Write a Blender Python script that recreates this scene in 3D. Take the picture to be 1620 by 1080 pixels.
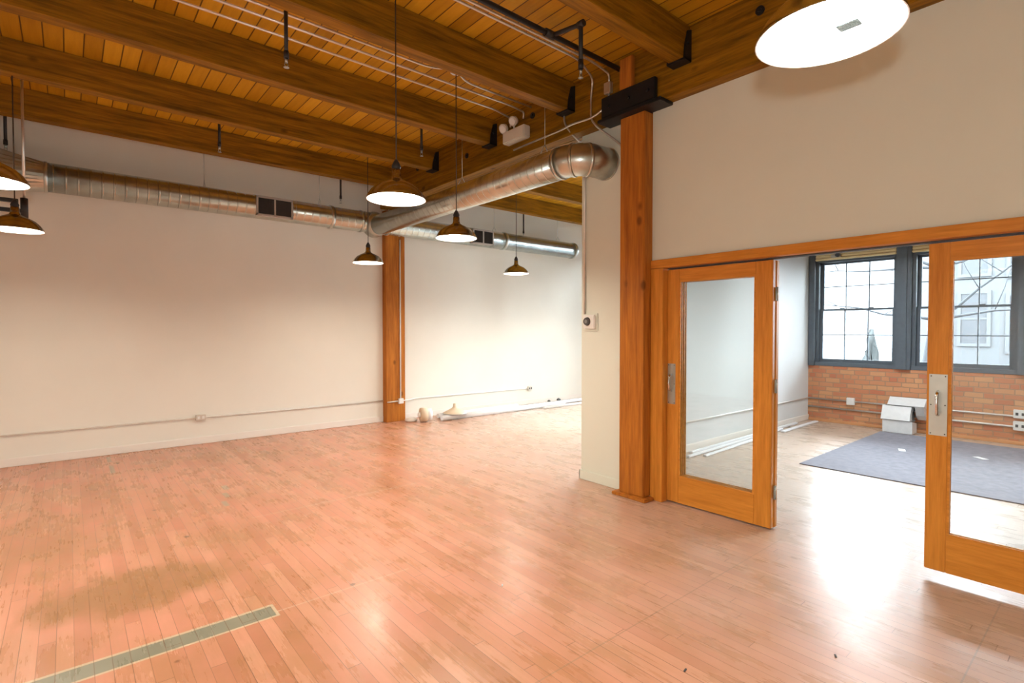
import bpy, bmesh, math, random
from mathutils import Vector, Matrix
random.seed(7)
PI = math.pi
C = bpy.context.scene.collection
for o in list(bpy.data.objects):
    bpy.data.objects.remove(o)

# ---------------------------------------------------------------- camera
F_PX = 833.25; YAW = 0.8707; PITCH = -0.0215
cam_d = bpy.data.cameras.new('camera'); cam = bpy.data.objects.new('camera', cam_d); C.objects.link(cam)
cam_d.sensor_fit = 'HORIZONTAL'; cam_d.sensor_width = 36.0; cam_d.lens = 36.0*F_PX/1620.0
cam_d.clip_start = 0.05; cam_d.clip_end = 300
fw = Vector((math.cos(PITCH)*math.cos(YAW), math.cos(PITCH)*math.sin(YAW), math.sin(PITCH)))
rt = Vector((math.sin(YAW), -math.cos(YAW), 0)); up = rt.cross(fw)
cam.matrix_world = Matrix(((rt.x, up.x, -fw.x, 0), (rt.y, up.y, -fw.y, 0), (rt.z, up.z, -fw.z, 1.5), (0, 0, 0, 1)))
bpy.context.scene.camera = cam

# ---------------------------------------------------------------- exposure, sky, daylight, flash
vs = bpy.context.scene.view_settings
bpy.context.scene.display_settings.display_device = 'sRGB'
vs.view_transform = 'Standard'; vs.look = 'None'; vs.gamma = 1.0; vs.use_curve_mapping = False
vs.exposure = 0.0
LAMP = 125.0          # radiance of the lamp diffusers
SKY = 42.0            # overcast sky
FLASH = 105.0         # photographer's flash just above the lens
w = bpy.data.worlds.new('overcast_sky'); bpy.context.scene.world = w; w.use_nodes = True
bg = w.node_tree.nodes['Background']; bg.inputs[0].default_value = (0.80, 0.91, 1.0, 1); bg.inputs[1].default_value = SKY

def portal(name, loc, sy, sz):
    d = bpy.data.lights.new(name, 'AREA'); d.shape = 'RECTANGLE'; d.size = sz; d.size_y = sy
    d.cycles.is_portal = True
    o = bpy.data.objects.new(name, d); C.objects.link(o); o.location = loc; o.rotation_euler = (0, PI/2, 0)
    return o
fl = bpy.data.lights.new('camera_flash', 'POINT'); fl.energy = FLASH; fl.shadow_soft_size = 0.035; fl.color = (0.93, 1.0, 0.98)
flo = bpy.data.objects.new('camera_flash', fl); C.objects.link(flo); flo.location = (-0.02, -0.03, 1.66)

# ---------------------------------------------------------------- dimensions
XW = 3.95            # face of the partition / pier
XD = 4.00            # face of the door leaves
YB = 7.95            # long back wall
XBR = 9.5            # brick wall with the windows
YDV = 3.55           # wall dividing the two far bays
ZG = 3.43            # underside of the girder
ZJ = 3.65            # underside of the joists
ZC = 3.93            # underside of the deck
XG = 3.83            # face of the girder
XMIN, YMIN = -3.2, -3.2

# ---------------------------------------------------------------- material helpers
def new_mat(name):
    m = bpy.data.materials.new(name); m.use_nodes = True
    nt = m.node_tree; b = nt.nodes['Principled BSDF']
    return m, nt, b
def N(nt, t, **kw):
    n = nt.nodes.new(t)
    for k, v in kw.items(): setattr(n, k, v)
    return n
def mth(nt, op, a, b=None, clamp=False):
    n = nt.nodes.new('ShaderNodeMath'); n.operation = op; n.use_clamp = clamp
    for i, v in enumerate((a, b)):
        if v is None: continue
        if isinstance(v, (int, float)): n.inputs[i].default_value = v
        else: nt.links.new(v, n.inputs[i])
    return n.outputs[0]
def mixc(nt, fac, a, b, blend='MIX'):
    n = nt.nodes.new('ShaderNodeMix'); n.data_type = 'RGBA'; n.blend_type = blend
    def s(sock, v):
        if isinstance(v, (int, float)): sock.default_value = v
        elif isinstance(v, (tuple, list)): sock.default_value = (v[0], v[1], v[2], 1)
        else: nt.links.new(v, sock)
    s(n.inputs[0], fac); s(n.inputs[6], a); s(n.inputs[7], b)
    return n.outputs[2]
def ramp(nt, fac, stops):
    n = nt.nodes.new('ShaderNodeValToRGB'); el = n.color_ramp.elements
    while len(el) < len(stops): el.new(0.5)
    for e, (p, c) in zip(el, stops): e.position = p; e.color = (c[0], c[1], c[2], 1)
    nt.links.new(fac, n.inputs[0]); return n.outputs[0]
def world_xyz(nt):
    g = nt.nodes.new('ShaderNodeNewGeometry'); s = nt.nodes.new('ShaderNodeSeparateXYZ')
    nt.links.new(g.outputs['Position'], s.inputs[0]); return g.outputs['Position'], s.outputs
def noise(nt, vec, scale, detail=4, rough=0.55, stretch=None):
    if stretch:
        mp = nt.nodes.new('ShaderNodeMapping'); nt.links.new(vec, mp.inputs[0]); mp.inputs['Scale'].default_value = stretch; vec = mp.outputs[0]
    n = nt.nodes.new('ShaderNodeTexNoise'); nt.links.new(vec, n.inputs['Vector'])
    n.inputs['Scale'].default_value = scale; n.inputs['Detail'].default_value = detail; n.inputs['Roughness'].default_value = rough
    return n.outputs[0]
def bump(nt, b, h, strength=0.3, dist=0.01):
    n = nt.nodes.new('ShaderNodeBump'); n.inputs['Strength'].default_value = strength; n.inputs['Distance'].default_value = dist
    nt.links.new(h, n.inputs['Height']); nt.links.new(n.outputs[0], b.inputs['Normal'])

def plain(name, col, rough=0.5, metal=0.0, nz=0.0, spec=0.5):
    m, nt, b = new_mat(name); b.inputs['Roughness'].default_value = rough; b.inputs['Metallic'].default_value = metal
    b.inputs['Specular IOR Level'].default_value = spec
    pos, _ = world_xyz(nt)
    f = noise(nt, pos, 14, 3)
    lo = tuple(max(0, c*(1-nz)) for c in col); hi = tuple(min(1, c*(1+nz)) for c in col)
    nt.links.new(ramp(nt, f, [(0.3, lo), (0.7, hi)]), b.inputs['Base Color'])
    return m

def wall_paint(name, col):
    m, nt, b = new_mat(name); pos, _ = world_xyz(nt)
    f = noise(nt, pos, 1.3, 3)
    nt.links.new(ramp(nt, f, [(0.25, tuple(c*0.97 for c in col)), (0.75, tuple(min(1, c*1.02) for c in col))]), b.inputs['Base Color'])
    b.inputs['Roughness'].default_value = 0.75; b.inputs['Specular IOR Level'].default_value = 0.25
    bump(nt, b, noise(nt, pos, 90, 2), 0.05, 0.002)
    return m

def wood(name, axis, dark, light, rough=0.55, knots=True, scale=1.0):
    m, nt, b = new_mat(name); pos, s = world_xyz(nt)
    st = [9*scale]*3; st['XYZ'.index(axis)] = 0.7*scale
    g = noise(nt, pos, 2.2, 7, 0.65, tuple(st))
    st2 = [26*scale]*3; st2['XYZ'.index(axis)] = 1.1*scale
    g2 = noise(nt, pos, 3.0, 4, 0.6, tuple(st2))
    f = mth(nt, 'ADD', mth(nt, 'MULTIPLY', g, 0.7), mth(nt, 'MULTIPLY', g2, 0.3))
    c = ramp(nt, f, [(0.34, dark), (0.66, light)])
    if knots:
        v = nt.nodes.new('ShaderNodeTexVoronoi'); mp = nt.nodes.new('ShaderNodeMapping')
        st3 = [3.2]*3; st3['XYZ'.index(axis)] = 2.0
        mp.inputs['Scale'].default_value = st3
        nt.links.new(pos, mp.inputs[0]); nt.links.new(mp.outputs[0], v.inputs['Vector']); v.inputs['Scale'].default_value = 1.0
        k = ramp(nt, v.outputs['Distance'], [(0.05, (1, 1, 1)), (0.11, (0, 0, 0))])
        c = mixc(nt, mth(nt, 'MULTIPLY', k, 0.65), c, tuple(x*0.3 for x in dark))
    nt.links.new(c, b.inputs['Base Color']); b.inputs['Roughness'].default_value = rough
    b.inputs['Specular IOR Level'].default_value = 0.2
    bump(nt, b, f, 0.12, 0.004)
    return m

def floor_mat():
    m, nt, b = new_mat('worn_maple_floor'); pos, s = world_xyz(nt)
    X, Y = s[0], s[1]
    W, LN = 0.066, 1.35
    r = mth(nt, 'DIVIDE', X, W); row = mth(nt, 'FLOOR', r); fr = mth(nt, 'FRACT', r)
    wn = N(nt, 'ShaderNodeTexWhiteNoise', noise_dimensions='1D'); nt.links.new(row, wn.inputs['W'])
    yy = mth(nt, 'ADD', mth(nt, 'DIVIDE', Y, LN), mth(nt, 'MULTIPLY', wn.outputs[0], 7.0))
    pl = mth(nt, 'FLOOR', yy); fy = mth(nt, 'FRACT', yy)
    cb = nt.nodes.new('ShaderNodeCombineXYZ'); nt.links.new(row, cb.inputs[0]); nt.links.new(pl, cb.inputs[1])
    w2 = N(nt, 'ShaderNodeTexWhiteNoise', noise_dimensions='2D'); nt.links.new(cb.outputs[0], w2.inputs['Vector'])
    tone = w2.outputs[0]
    # grain along the boards
    g = noise(nt, pos, 3.0, 6, 0.65, (14, 1.0, 1))
    big = noise(nt, pos, 0.9, 5, 0.6)
    mid = noise(nt, pos, 3.4, 4, 0.5, (1.6, 0.8, 1))
    col = ramp(nt, tone, [(0.0, (0.44, 0.185, 0.10)), (0.5, (0.59, 0.275, 0.165)), (1.0, (0.68, 0.35, 0.225))])
    col = mixc(nt, mth(nt, 'MULTIPLY', ramp(nt, g, [(0.30, (1, 1, 1)), (0.68, (0, 0, 0))]), 0.42), col, (0.42, 0.19, 0.09))
    # rosy tint in broad random patches
    rosy = mth(nt, 'MULTIPLY', ramp(nt, big, [(0.38, (0, 0, 0)), (0.6, (1, 1, 1))]), 0.55)
    col = mixc(nt, rosy, col, (0.72, 0.30, 0.205))
    col = mixc(nt, mth(nt, 'MULTIPLY', ramp(nt, mid, [(0.34, (1, 1, 1)), (0.64, (0, 0, 0))]), 0.42), col, (0.40, 0.21, 0.08))
    # paler boards towards the windows, daylight and its reflection painted in
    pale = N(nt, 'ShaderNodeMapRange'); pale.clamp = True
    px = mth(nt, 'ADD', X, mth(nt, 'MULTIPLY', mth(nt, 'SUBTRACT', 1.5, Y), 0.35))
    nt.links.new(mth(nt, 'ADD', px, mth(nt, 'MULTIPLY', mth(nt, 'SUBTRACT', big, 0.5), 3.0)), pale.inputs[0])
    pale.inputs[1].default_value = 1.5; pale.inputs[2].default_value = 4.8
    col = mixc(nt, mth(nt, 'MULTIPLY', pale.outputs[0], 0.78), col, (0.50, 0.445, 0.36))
    # big brown scuffed patch
    def patch(cx, cy, rx, ry):
        dx = mth(nt, 'DIVIDE', mth(nt, 'SUBTRACT', X, cx), rx); dy = mth(nt, 'DIVIDE', mth(nt, 'SUBTRACT', Y, cy), ry)
        d = mth(nt, 'ADD', mth(nt, 'MULTIPLY', dx, dx), mth(nt, 'MULTIPLY', dy, dy))
        d = mth(nt, 'ADD', d, mth(nt, 'MULTIPLY', mth(nt, 'SUBTRACT', mid, 0.5), 2.4))
        return ramp(nt, d, [(0.2, (1, 1, 1)), (1.2, (0, 0, 0))])
    col = mixc(nt, mth(nt, 'MULTIPLY', patch(0.28, 3.72, 0.62, 0.36), 0.9), col, (0.36, 0.18, 0.075))
    col = mixc(nt, mth(nt, 'MULTIPLY', patch(-0.2, 5.0, 0.5, 0.9), 0.5), col, (0.40, 0.2, 0.09))
    # grey painted strip across the boards with a pale edge
    def rect(x0, x1, y0, y1):
        a = mth(nt, 'MULTIPLY', mth(nt, 'GREATER_THAN', X, x0), mth(nt, 'LESS_THAN', X, x1))
        c = mth(nt, 'MULTIPLY', mth(nt, 'GREATER_THAN', Y, y0), mth(nt, 'LESS_THAN', Y, y1))
        return mth(nt, 'MULTIPLY', a, c)
    col = mixc(nt, mth(nt, 'MULTIPLY', rect(-1.4, 0.835, 2.885, 3.03), 0.8), col, (0.60, 0.50, 0.34))
    col = mixc(nt, rect(-1.4, 0.82, 2.90, 3.012), col, mixc(nt, mid, (0.19, 0.185, 0.13), (0.31, 0.30, 0.22)))
    for (x0, x1, y0, y1) in ((1.0, 1.04, 4.98, 5.14), (1.06, 1.10, 5.24, 5.40), (1.10, 1.15, 5.5, 5.66), (0.32, 0.36, 6.9, 7.3), (0.32, 0.36, 7.5, 7.8)):
        col = mixc(nt, mth(nt, 'MULTIPLY', rect(x0, x1, y0, y1), 0.7), col, (0.36, 0.32, 0.22))
    # lines where walls stood / boards were cut
    for (x0, x1, y0, y1, cc, k) in ((0.83, 1.62, 2.928, 2.938, (0.75, 0.60, 0.46), 0.4), (1.1, 2.6, 4.53, 4.545, (0.75, 0.56, 0.42), 0.4), (1.1, 3.9, 1.62, 1.628, (0.3, 0.2, 0.12), 0.5), (1.8, 3.9, 0.455, 0.462, (0.3, 0.25, 0.2), 0.6)):
        col = mixc(nt, mth(nt, 'MULTIPLY', rect(x0, x1, y0, y1), k), col, cc)
    # dark specks and holes
    v = nt.nodes.new('ShaderNodeTexVoronoi'); nt.links.new(pos, v.inputs['Vector']); v.inputs['Scale'].default_value = 2.1
    v.inputs['Randomness'].default_value = 1.0
    sp = ramp(nt, v.outputs['Distance'], [(0.03, (1, 1, 1)), (0.045, (0, 0, 0))])
    col = mixc(nt, mth(nt, 'MULTIPLY', sp, 0.8), col, (0.12, 0.06, 0.03))
    # seams
    seam = mth(nt, 'MAXIMUM', mth(nt, 'LESS_THAN', fr, 0.045), mth(nt, 'LESS_THAN', fy, 0.0028))
    wnv = mth(nt, 'MULTIPLY', seam, mth(nt, 'ADD', 0.4, mth(nt, 'MULTIPLY', tone, 0.45)))
    col = mixc(nt, wnv, col, (0.16, 0.08, 0.04))
    nt.links.new(col, b.inputs['Base Color'])
    rg = N(nt, 'ShaderNodeMapRange'); nt.links.new(mth(nt, 'ADD', mth(nt, 'MULTIPLY', mid, 0.6), mth(nt, 'MULTIPLY', g, 0.4)), rg.inputs[0])
    rg.inputs[1].default_value = 0.3; rg.inputs[2].default_value = 0.7; rg.inputs[3].default_value = 0.2; rg.inputs[4].default_value = 0.38
    nt.links.new(rg.outputs[0], b.inputs['Roughness'])
    b.inputs['Specular IOR Level'].default_value = 0.5
    h = mth(nt, 'SUBTRACT', mth(nt, 'MULTIPLY', g, 0.25), mth(nt, 'MULTIPLY', seam, 1.0))
    bump(nt, b, h, 0.25, 0.002)
    return m

def deck_mat():
    m, nt, b = new_mat('pine_deck'); pos, s = world_xyz(nt)
    r = mth(nt, 'DIVIDE', s[0], 0.131); row = mth(nt, 'FLOOR', r); fr = mth(nt, 'FRACT', r)
    wn = N(nt, 'ShaderNodeTexWhiteNoise', noise_dimensions='1D'); nt.links.new(row, wn.inputs['W'])
    g = noise(nt, pos, 2.6, 6, 0.65, (10, 0.8, 1))
    c = ramp(nt, mth(nt, 'ADD', mth(nt, 'MULTIPLY', wn.outputs[0], 0.45), mth(nt, 'MULTIPLY', g, 0.55)), [(0.2, (0.37, 0.17, 0.005)), (0.8, (0.66, 0.35, 0.02))])
    seam = mth(nt, 'LESS_THAN', fr, 0.075)
    c = mixc(nt, mth(nt, 'MULTIPLY', seam, 0.85), c, (0.06, 0.025, 0.005))
    nt.links.new(c, b.inputs['Base Color']); b.inputs['Roughness'].default_value = 0.5; b.inputs['Specular IOR Level'].default_value = 0.2
    bump(nt, b, mth(nt, 'SUBTRACT', 1.0, seam), 0.6, 0.01)
    return m

def brick_mat():
    m, nt, b = new_mat('old_red_brick'); pos, s = world_xyz(nt)
    cb = nt.nodes.new('ShaderNodeCombineXYZ'); nt.links.new(s[1], cb.inputs[0]); nt.links.new(s[2], cb.inputs[1])
    wob = noise(nt, pos, 6, 3)
    ad = nt.nodes.new('ShaderNodeVectorMath'); ad.operation = 'ADD'
    cw = nt.nodes.new('ShaderNodeCombineXYZ'); wv = mth(nt, 'MULTIPLY', mth(nt, 'SUBTRACT', wob, 0.5), 0.03)
    nt.links.new(wv, cw.inputs[0]); nt.links.new(wv, cw.inputs[1])
    nt.links.new(cb.outputs[0], ad.inputs[0]); nt.links.new(cw.outputs[0], ad.inputs[1])
    t = nt.nodes.new('ShaderNodeTexBrick'); nt.links.new(ad.outputs[0], t.inputs['Vector'])
    t.inputs['Scale'].default_value = 1.0; t.inputs['Brick Width'].default_value = 0.205; t.inputs['Row Height'].default_value = 0.072
    t.inputs['Mortar Size'].default_value = 0.007; t.inputs['Mortar Smooth'].default_value = 0.3; t.inputs['Bias'].default_value = 0.0
    t.offset = 0.5; t.squash = 0.5; t.squash_frequency = 5
    t.inputs['Color1'].default_value = (0.50, 0.16, 0.08, 1); t.inputs['Color2'].default_value = (0.62, 0.33, 0.16, 1)
    t.inputs['Mortar'].default_value = (0.36, 0.24, 0.15, 1)
    n1 = noise(nt, pos, 3, 4)
    c = mixc(nt, mth(nt, 'MULTIPLY', n1, 0.4), t.outputs['Color'], (0.60, 0.28, 0.15))
    nt.links.new(c, b.inputs['Base Color']); b.inputs['Roughness'].default_value = 0.85
    bump(nt, b, mth(nt, 'ADD', mth(nt, 'SUBTRACT', 1.0, t.outputs['Fac']), mth(nt, 'MULTIPLY', noise(nt, pos, 40, 3), 0.2)), 0.6, 0.012)
    return m

def duct_mat(name, axis):
    m, nt, b = new_mat(name); pos, s = world_xyz(nt)
    a = s['XYZ'.index(axis)]
    fr = mth(nt, 'FRACT', mth(nt, 'DIVIDE', a, 0.105))
    rib = ramp(nt, mth(nt, 'ABSOLUTE', mth(nt, 'SUBTRACT', fr, 0.5)), [(0.40, (0, 0, 0)), (0.46, (1, 1, 1))])
    n1 = noise(nt, pos, 8, 3)
    c = ramp(nt, n1, [(0.3, (0.50, 0.53, 0.49)), (0.7, (0.66, 0.69, 0.64))])
    nt.links.new(c, b.inputs['Base Color']); b.inputs['Metallic'].default_value = 0.95; b.inputs['Roughness'].default_value = 0.26
    bump(nt, b, rib, 0.5, 0.006)
    return m

def glass_mat(name, refl=0.08):
    m, nt, b = new_mat(name); nt.nodes.remove(b)
    out = [n for n in nt.nodes if n.type == 'OUTPUT_MATERIAL'][0]
    t = nt.nodes.new('ShaderNodeBsdfTransparent'); t.inputs[0].default_value = (0.97, 0.985, 0.98, 1)
    g = nt.nodes.new('ShaderNodeBsdfGlossy'); g.inputs['Roughness'].default_value = 0.01
    fz = nt.nodes.new('ShaderNodeFresnel'); fz.inputs[0].default_value = 1.45
    mx = nt.nodes.new('ShaderNodeMixShader')
    nt.links.new(fz.outputs[0], mx.inputs[0]); nt.links.new(t.outputs[0], mx.inputs[1]); nt.links.new(g.outputs[0], mx.inputs[2])
    nt.links.new(mx.outputs[0], out.inputs[0]); return m

def emit_mat(name, col, st):
    m, nt, b = new_mat(name); nt.nodes.remove(b)
    out = [n for n in nt.nodes if n.type == 'OUTPUT_MATERIAL'][0]
    e = nt.nodes.new('ShaderNodeEmission'); e.inputs[0].default_value = (*col, 1); e.inputs[1].default_value = st
    nt.links.new(e.outputs[0], out.inputs[0]); return m

M = {}
M['floor'] = floor_mat(); M['deck'] = deck_mat(); M['brick'] = brick_mat()
M['wall'] = wall_paint('cream_wall_paint', (0.83, 0.815, 0.74))
M['wall2'] = wall_paint('cool_grey_wall_paint', (0.72, 0.74, 0.74))
M['wallg'] = wall_paint('greige_wall_paint', (0.73, 0.76, 0.67))
M['base'] = wall_paint('baseboard_paint', (0.84, 0.80, 0.74))
BD, BL = (0.10, 0.048, 0.002), (0.38, 0.172, 0.007)
M['wx'] = wood('beam_wood_along_x', 'X', BD, BL)
M['wy'] = wood('beam_wood_along_y', 'Y', BD, BL)
M['wz'] = wood('post_wood', 'Z', (0.28, 0.085, 0.012), (0.58, 0.21, 0.026))
M['dz'] = wood('door_fir_upright', 'Z', (0.50, 0.18, 0.022), (0.74, 0.31, 0.05), 0.35, knots=False, scale=1.6)
M['dy'] = wood('door_fir_crosswise', 'Y', (0.50, 0.18, 0.022), (0.74, 0.31, 0.05), 0.35, knots=False, scale=1.6)
M['val'] = wood('pale_valance_wood', 'Y', (0.84, 0.64, 0.32), (0.92, 0.80, 0.50), 0.4, knots=False)
M['black'] = plain('black_steel', (0.012, 0.013, 0.016), 0.45, 0.2, 0.2)
M['pipe'] = plain('black_pipe', (0.02, 0.02, 0.02), 0.5, 0.0, 0.2)
M['emt'] = plain('galvanised_conduit', (0.72, 0.70, 0.66), 0.35, 0.85, 0.06)
M['emtp'] = plain('painted_conduit', (0.66, 0.60, 0.52), 0.45, 0.2, 0.05)
M['duct_x'] = duct_mat('spiral_duct_steel_x', 'X'); M['duct_y'] = duct_mat('spiral_duct_steel_y', 'Y')
M['sheet'] = plain('sheet_steel', (0.56, 0.59, 0.55), 0.3, 0.95, 0.08)
M['dark'] = plain('dark_louvre', (0.06, 0.06, 0.06), 0.6)
M['grille'] = plain('grille_frame', (0.55, 0.52, 0.48), 0.45, 0.5)
M['shade'] = plain('brushed_nickel_shade', (0.42, 0.40, 0.36), 0.22, 1.0, 0.05)
M['shade_in'] = plain('white_enamel', (0.92, 0.92, 0.90), 0.35)
M['white'] = plain('white_plastic', (0.80, 0.79, 0.76), 0.4)
M['offw'] = plain('off_white_box', (0.74, 0.70, 0.62), 0.45)
M['cord'] = plain('lamp_cord', (0.05, 0.035, 0.02), 0.6)
M['steel'] = plain('stainless_plate', (0.50, 0.55, 0.53), 0.38, 0.95, 0.04)
M['chrome'] = plain('chrome', (0.75, 0.75, 0.76), 0.12, 1.0)
M['wframe'] = plain('slate_window_paint', (0.10, 0.125, 0.15), 0.4, 0.0, 0.08)
M['carpet'] = plain('grey_carpet', (0.25, 0.25, 0.285), 0.95, 0.0, 0.12, 0.1)
M['glass'] = glass_mat('clear_glass')
M['bulb'] = emit_mat('lamp_diffuser_glow', (1.0, 0.90, 0.76), LAMP)
M['label'] = plain('printed_label', (0.05, 0.10, 0.13), 0.5)
M['ink'] = plain('pale_print', (0.42, 0.52, 0.56), 0.5)
M['box'] = plain('white_sheet_elbow', (0.80, 0.82, 0.82), 0.4, 0.15, 0.04)
M['boxd'] = plain('elbow_shade_and_dial_grey', (0.22, 0.22, 0.22), 0.6, 0.2)
M['cream'] = plain('cream_paper_roll', (0.72, 0.58, 0.42), 0.7)
M['plastic'] = plain('white_plastic_film', (0.86, 0.88, 0.90), 0.3)
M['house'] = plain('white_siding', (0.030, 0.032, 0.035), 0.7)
M['pale'] = plain('pale_backdrop', (0.15, 0.155, 0.16), 0.8)
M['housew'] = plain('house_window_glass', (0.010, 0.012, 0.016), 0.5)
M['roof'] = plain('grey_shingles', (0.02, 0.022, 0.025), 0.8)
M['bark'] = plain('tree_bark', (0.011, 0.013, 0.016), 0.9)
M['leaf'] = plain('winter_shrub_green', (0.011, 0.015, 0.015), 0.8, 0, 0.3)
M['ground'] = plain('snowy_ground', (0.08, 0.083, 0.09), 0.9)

# ---------------------------------------------------------------- mesh helpers
def box(bm, x0, x1, y0, y1, z0, z1, bev=0.0):
    vs_ = [bm.verts.new((x, y, z)) for x in (x0, x1) for y in (y0, y1) for z in (z0, z1)]
    fs = []
    for q in ((0, 1, 3, 2), (4, 6, 7, 5), (0, 4, 5, 1), (2, 3, 7, 6), (0, 2, 6, 4), (1, 5, 7, 3)):
        fs.append(bm.faces.new([vs_[i] for i in q]))
    if bev > 0:
        es = list({e for f in fs for e in f.edges})
        bmesh.ops.bevel(bm, geom=es, offset=bev, segments=2, affect='EDGES')
    return bm
def prism(bm, pts, axis, a0, a1):
    """closed polygon pts (2D) extruded along axis from a0 to a1"""
    def mk(p, a):
        if axis == 'X': return (a, p[0], p[1])
        if axis == 'Y': return (p[0], a, p[1])
        return (p[0], p[1], a)
    A = [bm.verts.new(mk(p, a0)) for p in pts]; B = [bm.verts.new(mk(p, a1)) for p in pts]
    n = len(pts); bm.faces.new(A); bm.faces.new(B[::-1])
    for i in range(n): bm.faces.new((A[i], B[i], B[(i+1) % n], A[(i+1) % n]))
    return bm
def tube(bm, pts, r, seg=12, cap=True):
    pts = [Vector(p) for p in pts]; rings = []
    rs = r if isinstance(r, (list, tuple)) else [r]*len(pts)
    t0 = (pts[1]-pts[0]).normalized()
    ref = Vector((0, 0, 1)) if abs(t0.z) < 0.9 else Vector((1, 0, 0))
    nrm = (ref - t0*ref.dot(t0)).normalized()
    for i, p in enumerate(pts):
        if i == 0: t = pts[1]-pts[0]
        elif i == len(pts)-1: t = pts[-1]-pts[-2]
        else: t = (pts[i+1]-p).normalized()+(p-pts[i-1]).normalized()
        t.normalize(); nrm = (nrm - t*nrm.dot(t)).normalized(); bi = t.cross(nrm)
        rings.append([bm.verts.new(p+(nrm*math.cos(2*PI*k/seg)+bi*math.sin(2*PI*k/seg))*rs[i]) for k in range(seg)])
    for a, b_ in zip(rings, rings[1:]):
        for k in range(seg):
            f = bm.faces.new((a[k], a[(k+1) % seg], b_[(k+1) % seg], b_[k])); f.smooth = True
    if cap: bm.faces.new(rings[0][::-1]); bm.faces.new(rings[-1])
    return bm
def bend(pts, rad=0.08, n=6):
    """round the corners of a polyline"""
    P = [Vector(p) for p in pts]; out = [P[0]]
    for i in range(1, len(P)-1):
        a, b_, c = P[i-1], P[i], P[i+1]
        d1 = (a-b_); d2 = (c-b_); r1 = min(rad, d1.length*0.45, d2.length*0.45)
        s, e = b_+d1.normalized()*r1, b_+d2.normalized()*r1
        for k in range(n+1):
            t = k/n; out.append(s*(1-t)**2+b_*2*t*(1-t)+e*t*t)
    out.append(P[-1]); return out
def lathe(bm, prof, cx=0, cy=0, cz=0, seg=40):
    rings = []
    for r, z in prof:
        if r < 1e-5: rings.append([bm.verts.new((cx, cy, cz+z))])
        else: rings.append([bm.verts.new((cx+r*math.cos(2*PI*k/seg), cy+r*math.sin(2*PI*k/seg), cz+z)) for k in range(seg)])
    for a, b_ in zip(rings, rings[1:]):
        for k in range(seg):
            k2 = (k+1) % seg
            if len(a) == 1 and len(b_) == 1: continue
            if len(a) == 1: f = bm.faces.new((a[0], b_[k2], b_[k]))
            elif len(b_) == 1: f = bm.faces.new((a[k], a[k2], b_[0]))
            else: f = bm.faces.new((a[k], a[k2], b_[k2], b_[k]))
            f.smooth = True
    return bm
def xform(bm, mat): bmesh.ops.transform(bm, matrix=mat, verts=bm.verts); return bm
def NB(): return bmesh.new()
def wloc(p):
    v = Vector((0, 0, 0))
    while p is not None: v += p.location; p = p.parent
    return v
def obj(name, bm, m, parent=None, smooth=False):
    """link a bmesh given in world coordinates as one object"""
    bmesh.ops.recalc_face_normals(bm, faces=bm.faces)
    if parent is None:
        xs = [v.co for v in bm.verts]
        org = Vector(((min(c.x for c in xs)+max(c.x for c in xs))/2, (min(c.y for c in xs)+max(c.y for c in xs))/2, min(c.z for c in xs)))
    else: org = wloc(parent)
    bmesh.ops.translate(bm, vec=-org, verts=bm.verts)
    me = bpy.data.meshes.new(name); bm.to_mesh(me); bm.free(); me.materials.append(m)
    o = bpy.data.objects.new(name, me); C.objects.link(o)
    if parent is None: o.location = org
    else: o.parent = parent
    return o
def tag(o, label, cat, group=None):
    o['label'] = label; o['category'] = cat
    if group: o['group'] = group
    return o
def thing(name, label, cat, loc, group=None):
    o = bpy.data.objects.new(name, None); C.objects.link(o); o.location = loc; o.empty_display_size = 0.1
    return tag(o, label, cat, group)
def struct(name, bm, m, parent=None):
    o = obj(name, bm, m, parent)
    if parent is None: o['kind'] = 'structure'
    return o
def copy_thing(root, loc, label):
    r = root.copy(); C.objects.link(r); r.location = loc; r['label'] = label
    def rec(src, dst):
        for ch in list(src.children):
            c = ch.copy(); C.objects.link(c); c.parent = dst; rec(ch, c)
    rec(root, r); return r

# ================================================================ SETTING
XMAX = XBR
struct('floor', box(NB(), XMIN-0.1, XBR+0.3, YMIN-0.1, YB+0.15, -0.08, 0), M['floor'])
struct('ceiling', box(NB(), XMIN-0.1, XBR+0.3, YMIN-0.1, YB+0.15, ZC, ZC+0.1), M['deck'])
struct('wall_back', box(NB(), XMIN, XBR+0.3, YB, YB+0.15, 0, ZC), M['wall'])
struct('wall_left', box(NB(), XMIN-0.1, XMIN, YMIN, YB, 0, ZC), M['wall'])
struct('wall_front', box(NB(), XMIN, XBR+0.3, YMIN-0.1, YMIN, 0, ZC), M['wallg'])
# wall with the glazed doors (opening Y -0.98 .. 2.70)
YO1, YO0, ZH = 2.70, -0.98, 2.03
b = NB()
box(b, XW, XW+0.14, YO0, 2.768, 2.11, ZG); box(b, XW, XW+0.14, YMIN, YO0, 0, ZG)
struct('wall_partition', b, M['wallg'])
b = NB(); box(b, XW, XW+0.14, 3.036, 3.60, 0, ZG-0.001)
struct('wall_pier', b, M['wallg'])
struct('wall_divider', box(NB(), XW+0.14, XBR, YDV, YDV+0.05, 0, ZC), M['wall2'])
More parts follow.
